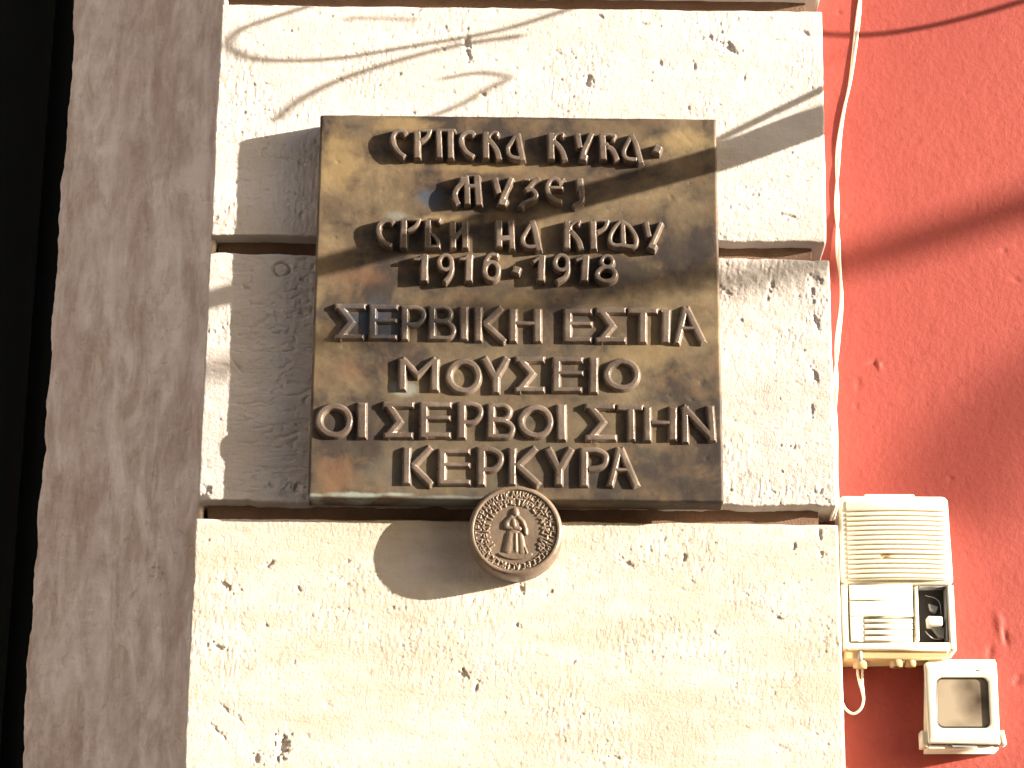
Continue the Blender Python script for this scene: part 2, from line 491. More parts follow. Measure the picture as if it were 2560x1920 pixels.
def stonerelief(seed, big=3.0, med=1.6, tick=1.0, pit=1.0, pl=()):
    def f(X, Y):
        H = big * (fbm(X / 240, Y / 200, seed, 3) - .5)
        H += med * (fbm(X / 34, Y / 15, seed + 3, 4) - .5)
        msk = sst(.42, .66, fbm(X / 170, Y / 120, seed + 8, 3))
        H += tick * (vn(X / 5.5 + Y / 60, Y / 15, seed + 11) - .5) * (.35 + msk)
        n = fbm(X / 15 + Y / 40, Y / 11, seed + 14, 3)
        H -= pit * 2.2 * sst(.70, .84, n) * (.2 + msk)
        n2 = fbm(X / 26 , Y / 9, seed + 17, 2)
        H -= pit * 1.6 * sst(.77, .88, n2)
        return H + dents(X, Y, pl)
    return f
jpits = [(392, 608, 6, 8, 0, -6), (300, 935, 16, 12, 0, -3), (392, 990, 9, 5, -40, -5), (228, 1080, 12, 7, 10, -4), (389, 1428, 9, 12, 30, -9),
         (388, 1398, 14, 12, 0, -4), (114, 1605, 3, 16, 0, -6), (290, 1515, 8, 12, 20, -5), (330, 1500, 6, 14, 20, -4), (165, 1540, 4, 8, 20, -4),
         (325, 297, 22, 9, -40, -4), (350, 150, 14, 6, 0, -3), (245, 1840, 6, 20, 40, -6), (312, 1740, 12, 5, -30, -4), (280, 1390, 14, 5, -30, -4),
         (430, 505, 22, 5, -8, -4), (330, 610, 30, 10, -12, 2)] + pits(60, 60, 540, 0, 1920, 5, 2, 4)
rj = stonerelief(50, 5.0, 2.2, .7, .6, jpits)
def jamb_h(X, Y):
    H = rj(X, Y)
    xl_ = 190 - (Y / 1920) * 138
    return H + 1.5 * np.sin(Y / 70 + 3 * fbm(Y / 200, X * 0, 3)) * np.exp(-(X - xl_) / 40)
surround = empty('door_surround', tuple(at(300, 4200, DJ)), 'shaded brown-stained stone surround between the dark doorway and the sunlit pilaster', 'door surround')
surround.location.z = 0
# its face is splayed back towards the doorway, so the sun never reaches it
slab('stone_jamb', [(192, -60), (572, -60), (470, 1990), (47, 1990)], -30, DJ - 330, M_JAMB, surround, 2.6, jamb_h, 12, 5.0, 61, (0, 0, 0, 1),
     lambda X, Y: -.56 * np.maximum(0, 566 - (Y / 1920) * 97 - X))
a = at(52, 1990, DJ); b = at(600, 1990, DJ); c = at(192, -60, DJ); e = at(640, -60, DJ)
for nm, z0, z1 in (('lower_jamb_stone', 0.0, float(a[2]) - .004), ('upper_jamb_stone', float(c[2]) + .004, 4.6)):
    x0, x1 = float(a[0]) + .012, float(b[0])
    y0, y1 = -DJ * U + .004, -DJ * U + .2
    mesh(nm, [(x0, y0, z0), (x1, y0, z0), (x1, y0, z1), (x0, y0, z1), (x0, y1, z0), (x1, y1, z0), (x1, y1, z1), (x0, y1, z1)],
         [(0, 1, 2, 3), (5, 4, 7, 6), (1, 5, 6, 2), (4, 0, 3, 7), (3, 2, 6, 7), (0, 4, 5, 1)], M_JAMB, surround, False)

# dark door standing in the opening
dx1 = float(at(200, 960, DW)[0]) + .05
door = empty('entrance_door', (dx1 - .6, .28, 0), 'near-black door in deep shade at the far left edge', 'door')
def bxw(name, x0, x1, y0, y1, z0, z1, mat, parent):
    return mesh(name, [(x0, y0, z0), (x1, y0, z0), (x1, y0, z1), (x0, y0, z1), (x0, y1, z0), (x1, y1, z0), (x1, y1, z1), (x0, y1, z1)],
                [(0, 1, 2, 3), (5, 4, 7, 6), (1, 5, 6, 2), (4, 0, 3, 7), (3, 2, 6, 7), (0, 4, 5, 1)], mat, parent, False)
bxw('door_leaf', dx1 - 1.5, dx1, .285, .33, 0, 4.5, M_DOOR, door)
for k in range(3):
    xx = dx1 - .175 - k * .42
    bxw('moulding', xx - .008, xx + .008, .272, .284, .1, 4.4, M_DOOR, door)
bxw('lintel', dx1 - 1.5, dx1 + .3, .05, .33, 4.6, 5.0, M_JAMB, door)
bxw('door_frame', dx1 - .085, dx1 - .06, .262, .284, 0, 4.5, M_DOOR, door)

# ------------------------------------------------------------------ rusticated pilaster
pil = empty('pilaster', (0, 0, 0), 'sunlit rusticated pilaster of pale pitted limestone blocks carrying the bronze plaque', 'pilaster')
p1 = [(1166, 108, 7, 14, 0, -11), (1172, 138, 5, 10, -25, -7), (1820, 118, 15, 10, 10, -12), (1774, 92, 8, 5, 30, -6), (1470, 205, 8, 15, 0, -10),
      (1650, 155, 8, 8, 0, -6), (1720, 268, 5, 5, 0, -6), (1735, 165, 4, 9, 10, -5), (1860, 195, 5, 9, 10, -5), (998, 185, 6, 5, 0, -5), (612, 282, 4, 3, 0, -5),
      (1500, 40, 10, 5, 30, -5), (1610, 60, 8, 4, 0, -5), (2010, 80, 10, 6, 30, -6), (657, 378, 8, 12, 30, -8), (700, 396, 40, 3, 5, -4), (755, 410, 12, 5, 0, -5), (725, 505, 26, 3, 5, -3),
      (1030, 280, 7, 4, 0, -6), (1206, 235, 8, 5, 0, -7), (850, 198, 6, 4, 0, -6), (1970, 540, 18, 5, 15, -5)] + pits(22, 560, 2050, 30, 590, 11, 1.5, 4)
p2 = [(2035, 700, 10, 16, -20, -8), (2030, 728, 5, 9, 0, -7), (2038, 800, 5, 16, -15, -9), (1818, 732, 12, 5, 25, -9), (1930, 712, 6, 11, 0, -8), (1850, 800, 7, 5, 0, -5),
      (1920, 745, 5, 5, 0, -6), (2005, 875, 12, 4, 0, -5), (2036, 940, 6, 16, -10, -7), (2030, 1020, 4, 14, 0, -7), (1984, 1118, 7, 5, 0, -7), (2045, 1235, 12, 5, 0, -6),
      (615, 718, 9, 4, 15, -8), (680, 1215, 10, 5, 0, -9), (742, 1218, 7, 8, 10, -8), (518, 1225, 10, 7, 10, -9), (595, 920, 14, 4, 50, -5), (660, 800, 40, 4, -35, -4), (700, 790, 12, 5, 25, -5),
      (650, 900, 30, 5, -20, -4), (720, 1090, 36, 4, -20, -4), (600, 1060, 26, 4, -25, -4), (690, 985, 30, 4, 10, -3)] + pits(34, 500, 2080, 650, 1250, 12, 1.5, 4) + pits(16, 1815, 2080, 650, 1250, 14, 1.5, 3, .8)
p3 = [(1158, 1684, 11, 9, 0, -11), (706, 1866, 12, 22, 15, -14), (640, 1895, 7, 12, 0, -9), (562, 1465, 14, 6, 45, -9), (672, 1410, 12, 5, -30, -8), (545, 1618, 14, 6, 30, -8),
      (1568, 1408, 9, 8, 0, -8), (1292, 1562, 6, 5, 0, -6), (1945, 1545, 8, 5, 0, -6), (1535, 1895, 16, 4, 0, -5), (1190, 1720, 5, 14, 20, -5), (1710, 1395, 4, 8, 10, -7),
      (2050, 1335, 4, 9, 0, -7), (1986, 1366, 4, 9, 0, -7), (2054, 1384, 6, 6, 0, -7), (1300, 1470, 8, 10, 0, -7), (1370, 1480, 10, 5, -30, -6), (745, 1470, 5, 8, -30, -5), (665, 1565, 5, 4, 0, -5),
      (1950, 1870, 20, 6, 0, -4), (600, 1800, 12, 4, 50, -4), (560, 1770, 16, 4, 45, -4), (545, 1830, 20, 4, 45, -4)] + pits(20, 470, 2090, 1310, 1920, 13, 1.5, 3.5)
def ring_fossil(X, Y):
    d = np.hypot((X - 704) / 1.25, Y - 673)
    return -8 * np.exp(-((d - 16) / 2.4) ** 2) * (.6 + .6 * vn(X / 12, Y / 12, 5))
r1, r2, r3 = stonerelief(10, 4, 1.5, 1.1, .8, p1), stonerelief(20, 5, 2.2, 1.0, .7, p2), stonerelief(30, 4, 1.2, .8, .55, p3)
def h1(X, Y): return r1(X, Y) - 7 * np.exp(-(600 - Y) / 22) * sst(1500, 2000, X)
def h2(X, Y):
    chip = -14 * np.exp(-(((X - 492) / 26) ** 2 + ((Y - 1262) / 30) ** 2) ** 1.5)
    crk = -3.5 * sst(.60, .70, 1 - 2 * np.abs(fbm(X / 75 + Y / 260, Y / 22, 95, 3) - .5) - .28) * sst(840, 780, X) - 2.5 * sst(.62, .74, fbm(X / 40, Y / 10, 97, 3)) * sst(840, 780, X)
    crk = .55 * crk * sst(560, 620, X)
    rough = crk + 2.4 * (fbm(X / 13, Y / 13, 91, 3) - .5) * sst(1780, 1830, X) * sst(900, 650, Y)
    return r2(X, Y) + ring_fossil(X, Y) + chip + rough
B = DW - 120
# block above the frame, then the three in view
slab('stone_block', [(582, -620), (2043, -604), (2054, -16), (554, -34)], 0, B, M_ST1, pil, 6.0, r1, 9, 2, 71)
slab('stone_block', [(553, 11), (2055, 28), (2067, 603), (526, 587)], 0, B, M_ST1, pil, 2.4, h1, 5, 1.6, 72, (1, .6, 1.6, 1))
slab('stone_block', [(523, 632), (2073, 649), (2093, 1265), (493, 1251)], 0, B, M_ST2, pil, 2.4, h2, 6, 2.0, 73, (1.6, .6, 2.0, 1.2))
slab('stone_block', [(487, 1294), (2096, 1311), (2116, 1990), (455, 1990)], 0, B, M_ST3, pil, 2.4, r3, 7, 1.6, 74, (1, .5, 1, 1.2))
# recessed core seen in the joints and the plain stones down to the ground
qbox('joint_core', [(596, -640), (1996, -624), (2064, 2010), (490, 2010)], B, -53, M_CORE, pil, 1, 1)
za = float(at(1280, 1990, 0)[2]) - .004
lo = [(at(455, 1990)[0], 0), (at(2116, 1990)[0], 0)]
zz = za
while zz > .1:
    h = min(.40, zz)
    bxw('stone_block', float(lo[0][0]), float(lo[1][0]), 0.0, -B * U, zz - h + .022, zz, M_ST3, pil); zz -= h
bxw('lower_core', float(lo[0][0]) + .02, float(lo[1][0]) - .03, .032, -B * U, 0, za, M_CORE, pil)

# ------------------------------------------------------------------ bronze plaque
DP = 74.0
plq = empty('plaque', tuple(at(1290, 1250, 0)), 'square brown bronze plaque with raised Cyrillic and Greek lettering on the pilaster', 'plaque')
ppits = [(845, 405, 4, 4, 0, -4), (957, 475, 5, 3, 20, -3), (1677, 492, 5, 4, 0, -4), (1690, 500, 4, 3, 0, 3), (1000, 430, 10, 3, 30, 2), (1757, 955, 6, 8, 20, -4),
         (1765, 1145, 5, 5, 0, -4), (1680, 335, 30, 4, 30, 1.2), (1720, 350, 22, 4, 50, -1.5), (812, 312, 4, 12, -25, 2.5), (1490, 1110, 6, 6, 0, 3)] + pits(40, 800, 1790, 300, 1250, 44, 1.5, 3)
def plate_h(X, Y):
    return 2.4 * (fbm(X / 150, Y / 150, 41, 3) - .5) + 1.0 * (fbm(X / 40, Y / 40, 42, 3) - .5) + .6 * dents(X, Y, ppits)
slab('plate', [(801, 286), (1790, 297), (1810, 1256), (769, 1244)], DP, 4, M_BR, plq, 3.5, plate_h, 5, .5, 75, (1, 1, 1, 1))

K = 2212 / 420.0
def seg_polys(w, pts):
    """polyline -> list of quads with mitred joints"""
    P = np.array(pts, float)
    if len(P) > 3: P = spline(P, 5)
    T = np.diff(P, axis=0); T /= np.linalg.norm(T, axis=1, keepdims=True) + 1e-9
    Nn = np.stack([-T[:, 1], T[:, 0]], 1)
    A, Bq = [], []
    for i in range(len(P)):
        if i == 0: n = Nn[0]; k = 1
        elif i == len(P) - 1: n = Nn[-1]; k = 1
        else:
            n = Nn[i - 1] + Nn[i]; l = np.linalg.norm(n)
            n = n / (l + 1e-9); k = min(1 / max((n @ Nn[i]), .35), 2.2)
        A.append(P[i] + n * k * w / 2); Bq.append(P[i] - n * k * w / 2)
    return np.array(A + Bq[::-1])
def sdf_poly(X, Y, V):
    d = np.full(X.shape, 1e9); inside = np.zeros(X.shape, int)
    n = len(V)
    for i in range(n):
        a, b = V[i], V[(i + 1) % n]
        ex, ey = b - a; wx, wy = X - a[0], Y - a[1]
        t = np.clip((wx * ex + wy * ey) / (ex * ex + ey * ey + 1e-9), 0, 1)
        d = np.minimum(d, (wx - ex * t) ** 2 + (wy - ey * t) ** 2)
        up = (a[1] <= Y) & (b[1] > Y); dn = (a[1] > Y) & (b[1] <= Y)
        cr = ex * wy - ey * wx
        inside += (up & (cr > 0)).astype(int) - (dn & (cr < 0)).astype(int)
    d = np.sqrt(d)
    return np.where(inside != 0, d, -d)
def relief_letter(name, org, strokes, H, parent, mat, cham=4.0, d0=DP, step=1.0):
    polys, ells = [], []
    for s in strokes:
        if s[0] == 'o':
            _, cx, cy, rx, ry, w_ = s
            ells.append((org[0] + cx / K, org[1] + cy / K, rx / K, ry / K, w_ / K))
        else:
            pts = [(org[0] + x / K, org[1] + y / K) for x, y in s[1]]
            polys.append(seg_polys(s[0] / K, pts))
    allp = np.concatenate(polys + [np.array([(cx - rx - w_, cy - ry - w_), (cx + rx + w_, cy + ry + w_)]) for cx, cy, rx, ry, w_ in ells])
    lo_, hi = allp.min(0) - 6, allp.max(0) + 6
    xs = np.arange(lo_[0], hi[0], step); ys = np.arange(lo_[1], hi[1], step)
    X, Y = np.meshgrid(xs, ys)
    Xw = X + .9 * (fbm(X / 14, Y / 14, 5, 2) - .5); Yw = Y + .9 * (fbm(X / 14, Y / 14, 6, 2) - .5)
    S = np.full(X.shape, -1e9)
    for p in polys: S = np.maximum(S, sdf_poly(Xw, Yw, p))
    for cx, cy, rx, ry, w_ in ells:
        q = np.hypot((Xw - cx) / rx, (Yw - cy) / ry)
        g = np.hypot((Xw - cx) / rx ** 2, (Yw - cy) / ry ** 2) + 1e-6
        dist = np.abs(q - 1) * q / g
        S = np.maximum(S, w_ / 2 - dist)
    S = S + 1.2
    t_ = np.clip((S + 2.2) / cham, 0, 1)
    h = H * t_ + .3 * sst(cham - 2.2, cham + 1.0, S)
    h = h + .6 * (fbm(X / 12, Y / 12, 8, 3) - .5) * (S > 0)
    h = np.where(S < -2.2, -3.0, h)
    keep = S > -3.6
    W = at(X, Y, d0 + H); W[..., 1] = -(d0 + h) * U
    q = gridfaces(X.shape[0], X.shape[1])
    kf = keep.ravel()[q].all(1)
    q = q[kf]
    used, inv = np.unique(q, return_inverse=True)
    return mesh(name, W.reshape(-1, 3)[used], inv.reshape(q.shape), mat, parent)

HC, HG = 20.5, 10.5
def cyr(org, *ls):
    for l in ls:
        nm = 'letter'
        if isinstance(l[0], str) and l[0] in ('dot', 'digit'): nm, l = l[0], l[1:]
        relief_letter(nm, org, l, HC, plq, M_LET, 4.6)
cyr((900, 300),
    [(64, [(612, 190), (570, 140), (490, 138), (440, 190), (430, 260), (460, 345), (520, 425), (590, 478)])],
    [(85, [(755, 130), (755, 495)]), (44, [(760, 140), (950, 138)]), (60, [(925, 130), (895, 200), (840, 248), (790, 272)])],
    [(76, [(1035, 130), (1050, 492)]), (44, [(1000, 132), (1255, 132)]), (80, [(1190, 130), (1195, 500)])],
    [(64, [(1505, 200), (1470, 160), (1390, 165), (1338, 220), (1335, 290), (1370, 372), (1430, 438), (1500, 480)])],
    [(82, [(1655, 148), (1660, 502)]), (46, [(1690, 245), (1715, 185), (1770, 155), (1812, 165)]), (40, [(1812, 150), (1800, 215)]), (74, [(1690, 250), (1760, 330), (1808, 410), (1832, 515)])],
    [(76, [(2070, 165), (2100, 330), (2140, 530)]), (58, [(2050, 200), (1990, 290), (1948, 355), (1955, 430), (2010, 485), (2110, 500)])])
cyr((1300, 300),
    [(82, [(410, 160), (415, 515)]), (44, [(440, 255), (465, 195), (520, 172), (575, 175)]), (38, [(575, 165), (552, 225)]), (74, [(440, 275), (515, 345), (562, 425), (592, 528)])],
    [(74, [(755, 165), (790, 365)]), (74, [(945, 165), (900, 265), (845, 390), (828, 470)]), (84, [(790, 478), (885, 500)])],
    [(84, [(1085, 190), (1100, 518)]), (46, [(1050, 192), (1165, 185), (1262, 205)]), (40, [(1262, 195), (1220, 265)]), (50, [(1165, 300), (1115, 330)]), (74, [(1140, 345), (1205, 375), (1250, 445), (1280, 528)])],
    [(72, [(1460, 180), (1520, 300), (1560, 430), (1592, 565)]), (58, [(1455, 225), (1405, 315), (1368, 395), (1375, 465), (1430, 508), (1545, 512)])],
    ['dot', (105, [(1765, 360), (1858, 400)])])
cyr((1080, 420),
    [(74, [(405, 105), (395, 190), (330, 260), (302, 335), (312, 405), (345, 475)]), (80, [(440, 100), (462, 260), (468, 475)]), (88, [(590, 98), (602, 260), (618, 485)]), (60, [(450, 235), (600, 235)]), (26, [(420, 98), (620, 98)])],
    [(74, [(825, 120), (880, 330)]), (76, [(1045, 120), (1000, 235), (942, 360), (925, 430)]), (96, [(880, 430), (985, 460)])],
    [(34, [(1205, 150), (1290, 150)]), (60, [(1420, 130), (1340, 172), (1290, 232), (1228, 290)]), (62, [(1235, 290), (1320, 285), (1368, 335), (1352, 392), (1275, 432), (1200, 465), (1160, 520)])],
    [(62, [(1700, 200), (1650, 145), (1570, 145), (1522, 225), (1530, 310), (1580, 388), (1640, 425), (1712, 440)]), (48, [(1545, 250), (1725, 258)]), (40, [(1745, 130), (1680, 190)])],
    [(86, [(1942, 128), (1958, 300)]), (62, [(1958, 290), (1980, 375), (1955, 445), (1865, 495)])])
cyr((870, 530),
    [(64, [(600, 150), (555, 108), (465, 118), (410, 172), (400, 250), (430, 335), (490, 405), (575, 440)])],
    [(84, [(735, 88), (730, 475)]), (42, [(740, 98), (960, 96)]), (56, [(940, 90), (905, 160), (845, 212), (775, 245)])],
    [(80, [(1050, 88), (1050, 462)]), (42, [(1050, 95), (1215, 95)]), (38, [(1210, 80), (1190, 140)]), (46, [(1085, 280), (1145, 320), (1190, 390), (1195, 450)]), (46, [(1015, 448), (1215, 448)])],
    [(74, [(1385, 110), (1385, 472)]), (82, [(1540, 108), (1545, 472)]), (66, [(1545, 190), (1390, 350)])],
    [(80, [(1990, 100), (1990, 455)]), (74, [(2145, 100), (2165, 485)]), (78, [(1990, 345), (2155, 335)])])
cyr((1270, 530),
    [(80, [(310, 100), (355, 240), (385, 370), (408, 505)]), (58, [(300, 160), (240, 255), (198, 330), (205, 405), (260, 452), (385, 445)])],
    [(80, [(780, 112), (780, 474)]), (44, [(810, 240), (835, 165), (890, 125), (955, 118)]), (38, [(950, 105), (920, 180)]), (76, [(825, 250), (900, 335), (940, 400), (962, 484)])],
    [(84, [(1120, 110), (1130, 486)]), (42, [(1120, 112), (1330, 112)]), (58, [(1312, 100), (1282, 190), (1230, 234), (1165, 262)])],
    [(54, [(1490, 105), (1405, 200), (1350, 300), (1350, 390), (1410, 432), (1510, 425)]), (58, [(1480, 108), (1590, 180), (1660, 270), (1692, 350), (1675, 435), (1600, 450), (1520, 430)]), (66, [(1508, 115), (1525, 465)])],
    [(68, [(1815, 120), (1860, 325)]), (62, [(2020, 130), (1970, 240), (1912, 370), (1890, 425)]), (84, [(1850, 425), (1950, 470)])])
cyr((980, 610),
    ['digit', (48, [(278, 195), (350, 195), (440, 140)]), (94, [(430, 132), (420, 485)])],
    ['digit', ('o', 705, 238, 82, 95, 58), (62, [(783, 240), (785, 340), (750, 425), (685, 495)])],
    ['digit', (48, [(890, 195), (955, 190), (1020, 150)]), (92, [(1020, 130), (1010, 485)])],
    ['digit', ('o', 1312, 345, 88, 112, 62), (58, [(1400, 150), (1310, 135), (1240, 200), (1218, 330)])],
    ['dot', (98, [(1590, 320), (1690, 355)])])
cyr((1250, 610),
    ['digit', (48, [(430, 232), (490, 195), (550, 160)]), (94, [(552, 140), (540, 485)])],
    ['digit', ('o', 810, 240, 84, 98, 58), (62, [(890, 245), (892, 350), (852, 430), (745, 490)])],
    ['digit', (48, [(1000, 205), (1060, 190), (1120, 155)]), (92, [(1130, 138), (1115, 485)])],
    ['digit', ('o', 1412, 222, 72, 72, 52), ('o', 1400, 392, 118, 92, 60)])

def grk(org, *ls):
    for l in ls: relief_letter('letter', org, l, HG, plq, M_LET, 5.6)
grk((820, 740),
    [(74, [(98, 135), (492, 135)]), (80, [(140, 120), (305, 335), (130, 550)]), (62, [(92, 532), (470, 532)])],
    [(90, [(595, 105), (588, 562)]), (72, [(560, 142), (918, 142)]), (58, [(600, 320), (908, 320)]), (60, [(560, 535), (906, 535)])],
    [(84, [(1015, 125), (1012, 572)]), (60, [(1010, 155), (1160, 152), (1250, 195), (1262, 265), (1215, 335), (1140, 368), (1025, 372)])],
    [(84, [(1375, 125), (1368, 574)]), (56, [(1370, 150), (1530, 150), (1610, 200), (1605, 275), (1545, 315), (1400, 320)]), (60, [(1390, 330), (1570, 345), (1655, 430), (1640, 500), (1580, 545), (1380, 545)])],
    [(98, [(1792, 135), (1792, 575)])])
grk((1160, 740),
    [(92, [(190, 142), (190, 592)]), (84, [(500, 150), (250, 378)]), (76, [(270, 360), (545, 605)])],
    [(98, [(650, 162), (645, 600)]), (58, [(680, 358), (940, 358)]), (98, [(970, 162), (972, 602)])])
grk((1400, 740),
    [(98, [(105, 162), (102, 602)]), (70, [(60, 196), (418, 196)]), (58, [(105, 360), (420, 360)]), (70, [(60, 570), (412, 570)])],
    [(80, [(480, 186), (868, 186)]), (82, [(530, 170), (688, 388), (520, 590)]), (74, [(470, 572), (865, 572)])],
    [(78, [(892, 192), (1290, 192)]), (98, [(1095, 200), (1090, 612)])],
    [(104, [(1400, 175), (1395, 612)])],
    [(74, [(1655, 140), (1540, 625)]), (82, [(1660, 145), (1890, 615)]), (50, [(1600, 418), (1770, 418)])])
grk((960, 870),
    [(94, [(245, 132), (242, 552)]), (74, [(235, 135), (442, 345), (680, 135)]), (100, [(672, 138), (668, 558)])],
    [('o', 1050, 365, 194, 190, 80)],
    [(86, [(1310, 118), (1478, 400)]), (90, [(1625, 120), (1475, 380), (1475, 590)])],
    [(78, [(1730, 145), (2112, 145)]), (80, [(1775, 130), (1950, 335), (1765, 560)]), (70, [(1730, 540), (2112, 540)])])
grk((1240, 870),
    [(98, [(800, 118), (795, 572)]), (72, [(750, 150), (1140, 150)]), (58, [(800, 325), (1148, 325)]), (64, [(750, 542), (1130, 542)])],
    [(108, [(1290, 120), (1286, 588)])],
    [('o', 1658, 345, 198, 172, 80)])
grk((770, 980),
    [('o', 345, 372, 200, 188, 82)],
    [(116, [(712, 135), (710, 606)])],
    [(80, [(990, 162), (1392, 162)]), (82, [(1040, 145), (1202, 385), (1030, 585)]), (78, [(1000, 566), (1378, 566)])],
    [(98, [(1528, 140), (1522, 602)]), (72, [(1480, 166), (1885, 166)]), (60, [(1530, 338), (1872, 338)]), (74, [(1480, 560), (1876, 560)])])
grk((1100, 980),
    [(102, [(290, 138), (285, 606)]), (66, [(245, 160), (425, 156), (522, 205), (535, 285), (480, 362), (400, 395), (300, 398)])],
    [(94, [(680, 150), (670, 602)]), (62, [(670, 176), (835, 176), (912, 232), (905, 300), (840, 350), (700, 354)]), (66, [(690, 365), (865, 388), (952, 455), (942, 530), (880, 578), (672, 578)])],
    [('o', 1260, 385, 192, 182, 78)],
    [(114, [(1600, 160), (1606, 634)])])
grk((1400, 980),
    [(78, [(335, 186), (722, 186)]), (80, [(385, 170), (562, 390), (380, 615)]), (76, [(345, 596), (742, 596)])],
    [(82, [(750, 200), (1092, 200)]), (92, [(935, 210), (942, 630)])],
    [(92, [(1150, 192), (1156, 645)]), (58, [(1190, 400), (1450, 400)]), (104, [(1490, 190), (1486, 632)])],
    [(84, [(1645, 180), (1652, 664)]), (80, [(1615, 185), (2010, 600)]), (88, [(1980, 178), (2012, 645)])])
grk((970, 1100),
    [(96, [(250, 92), (245, 574)]), (78, [(560, 90), (310, 345)]), (80, [(320, 330), (575, 585)])],
    [(96, [(716, 112), (710, 578)]), (68, [(670, 146), (1076, 146)]), (58, [(720, 325), (1076, 325)]), (64, [(670, 552), (1082, 552)])],
    [(98, [(1232, 95), (1228, 594)]), (72, [(1180, 125), (1345, 122), (1470, 185), (1485, 270), (1430, 352), (1350, 385), (1250, 388)])],
    [(92, [(1640, 100), (1635, 592)]), (78, [(1945, 98), (1680, 350)]), (80, [(1700, 330), (1985, 590)])])
grk((1230, 1100),
    [(88, [(735, 100), (882, 385)]), (90, [(1045, 105), (885, 375), (882, 592)])],
    [(98, [(1215, 115), (1215, 604)]), (72, [(1172, 135), (1370, 132), (1490, 190), (1500, 270), (1440, 345), (1260, 385)])],
    [(76, [(1682, 100), (1555, 605)]), (84, [(1690, 105), (1905, 605)]), (52, [(1620, 390), (1800, 390)])])

# ------------------------------------------------------------------ round medallion below the plaque
DM = 80.0
mc = at(1288.5, 1325, DM)
RAD = 116 * U * (abs((mc - CP) @ (RN @ np.array([0, 0, -1.0]))) / (F * U))
med = empty('medallion', tuple(at(1288.5, 1325, 0)), 'round copper-brown medallion with a standing robed figure, overlapping the lower edge of the plaque', 'medallion')
def segd(X, Y, a, b):
    ex, ey = b[0] - a[0], b[1] - a[1]
    t = np.clip(((X - a[0]) * ex + (Y - a[1]) * ey) / (ex * ex + ey * ey + 1e-9), 0, 1)
    return np.hypot(X - a[0] - ex * t, Y - a[1] - ey * t)
GL = {0: [((-.35, -.5), (-.35, .5)), ((.35, -.5), (.35, .5)), ((-.35, 0), (.35, 0))], 1: [((-.35, -.5), (-.35, .5)), ((.35, -.5), (.35, .5)), ((-.35, .5), (.35, -.5))],
      2: [((-.4, .5), (0, -.5)), ((0, -.5), (.4, .5)), ((-.2, .15), (.2, .15))], 3: [((-.3, -.5), (-.3, .5)), ((-.3, -.5), (.3, -.4)), ((.3, -.4), (.3, -.05)), ((.3, -.05), (-.3, 0))],
      4: [((.3, -.5), (-.3, -.35)), ((-.3, -.35), (-.3, .35)), ((-.3, .35), (.3, .5))], 5: [((-.35, -.5), (-.35, .5)), ((.35, -.5), (.35, .5)), ((-.35, -.5), (.35, -.5))],
      6: [((0, -.5), (0, .5)), ((-.4, -.5), (.4, -.5))], 7: [((-.3, -.5), (-.3, .5)), ((.35, -.5), (-.3, 0)), ((-.3, 0), (.35, .5))]}
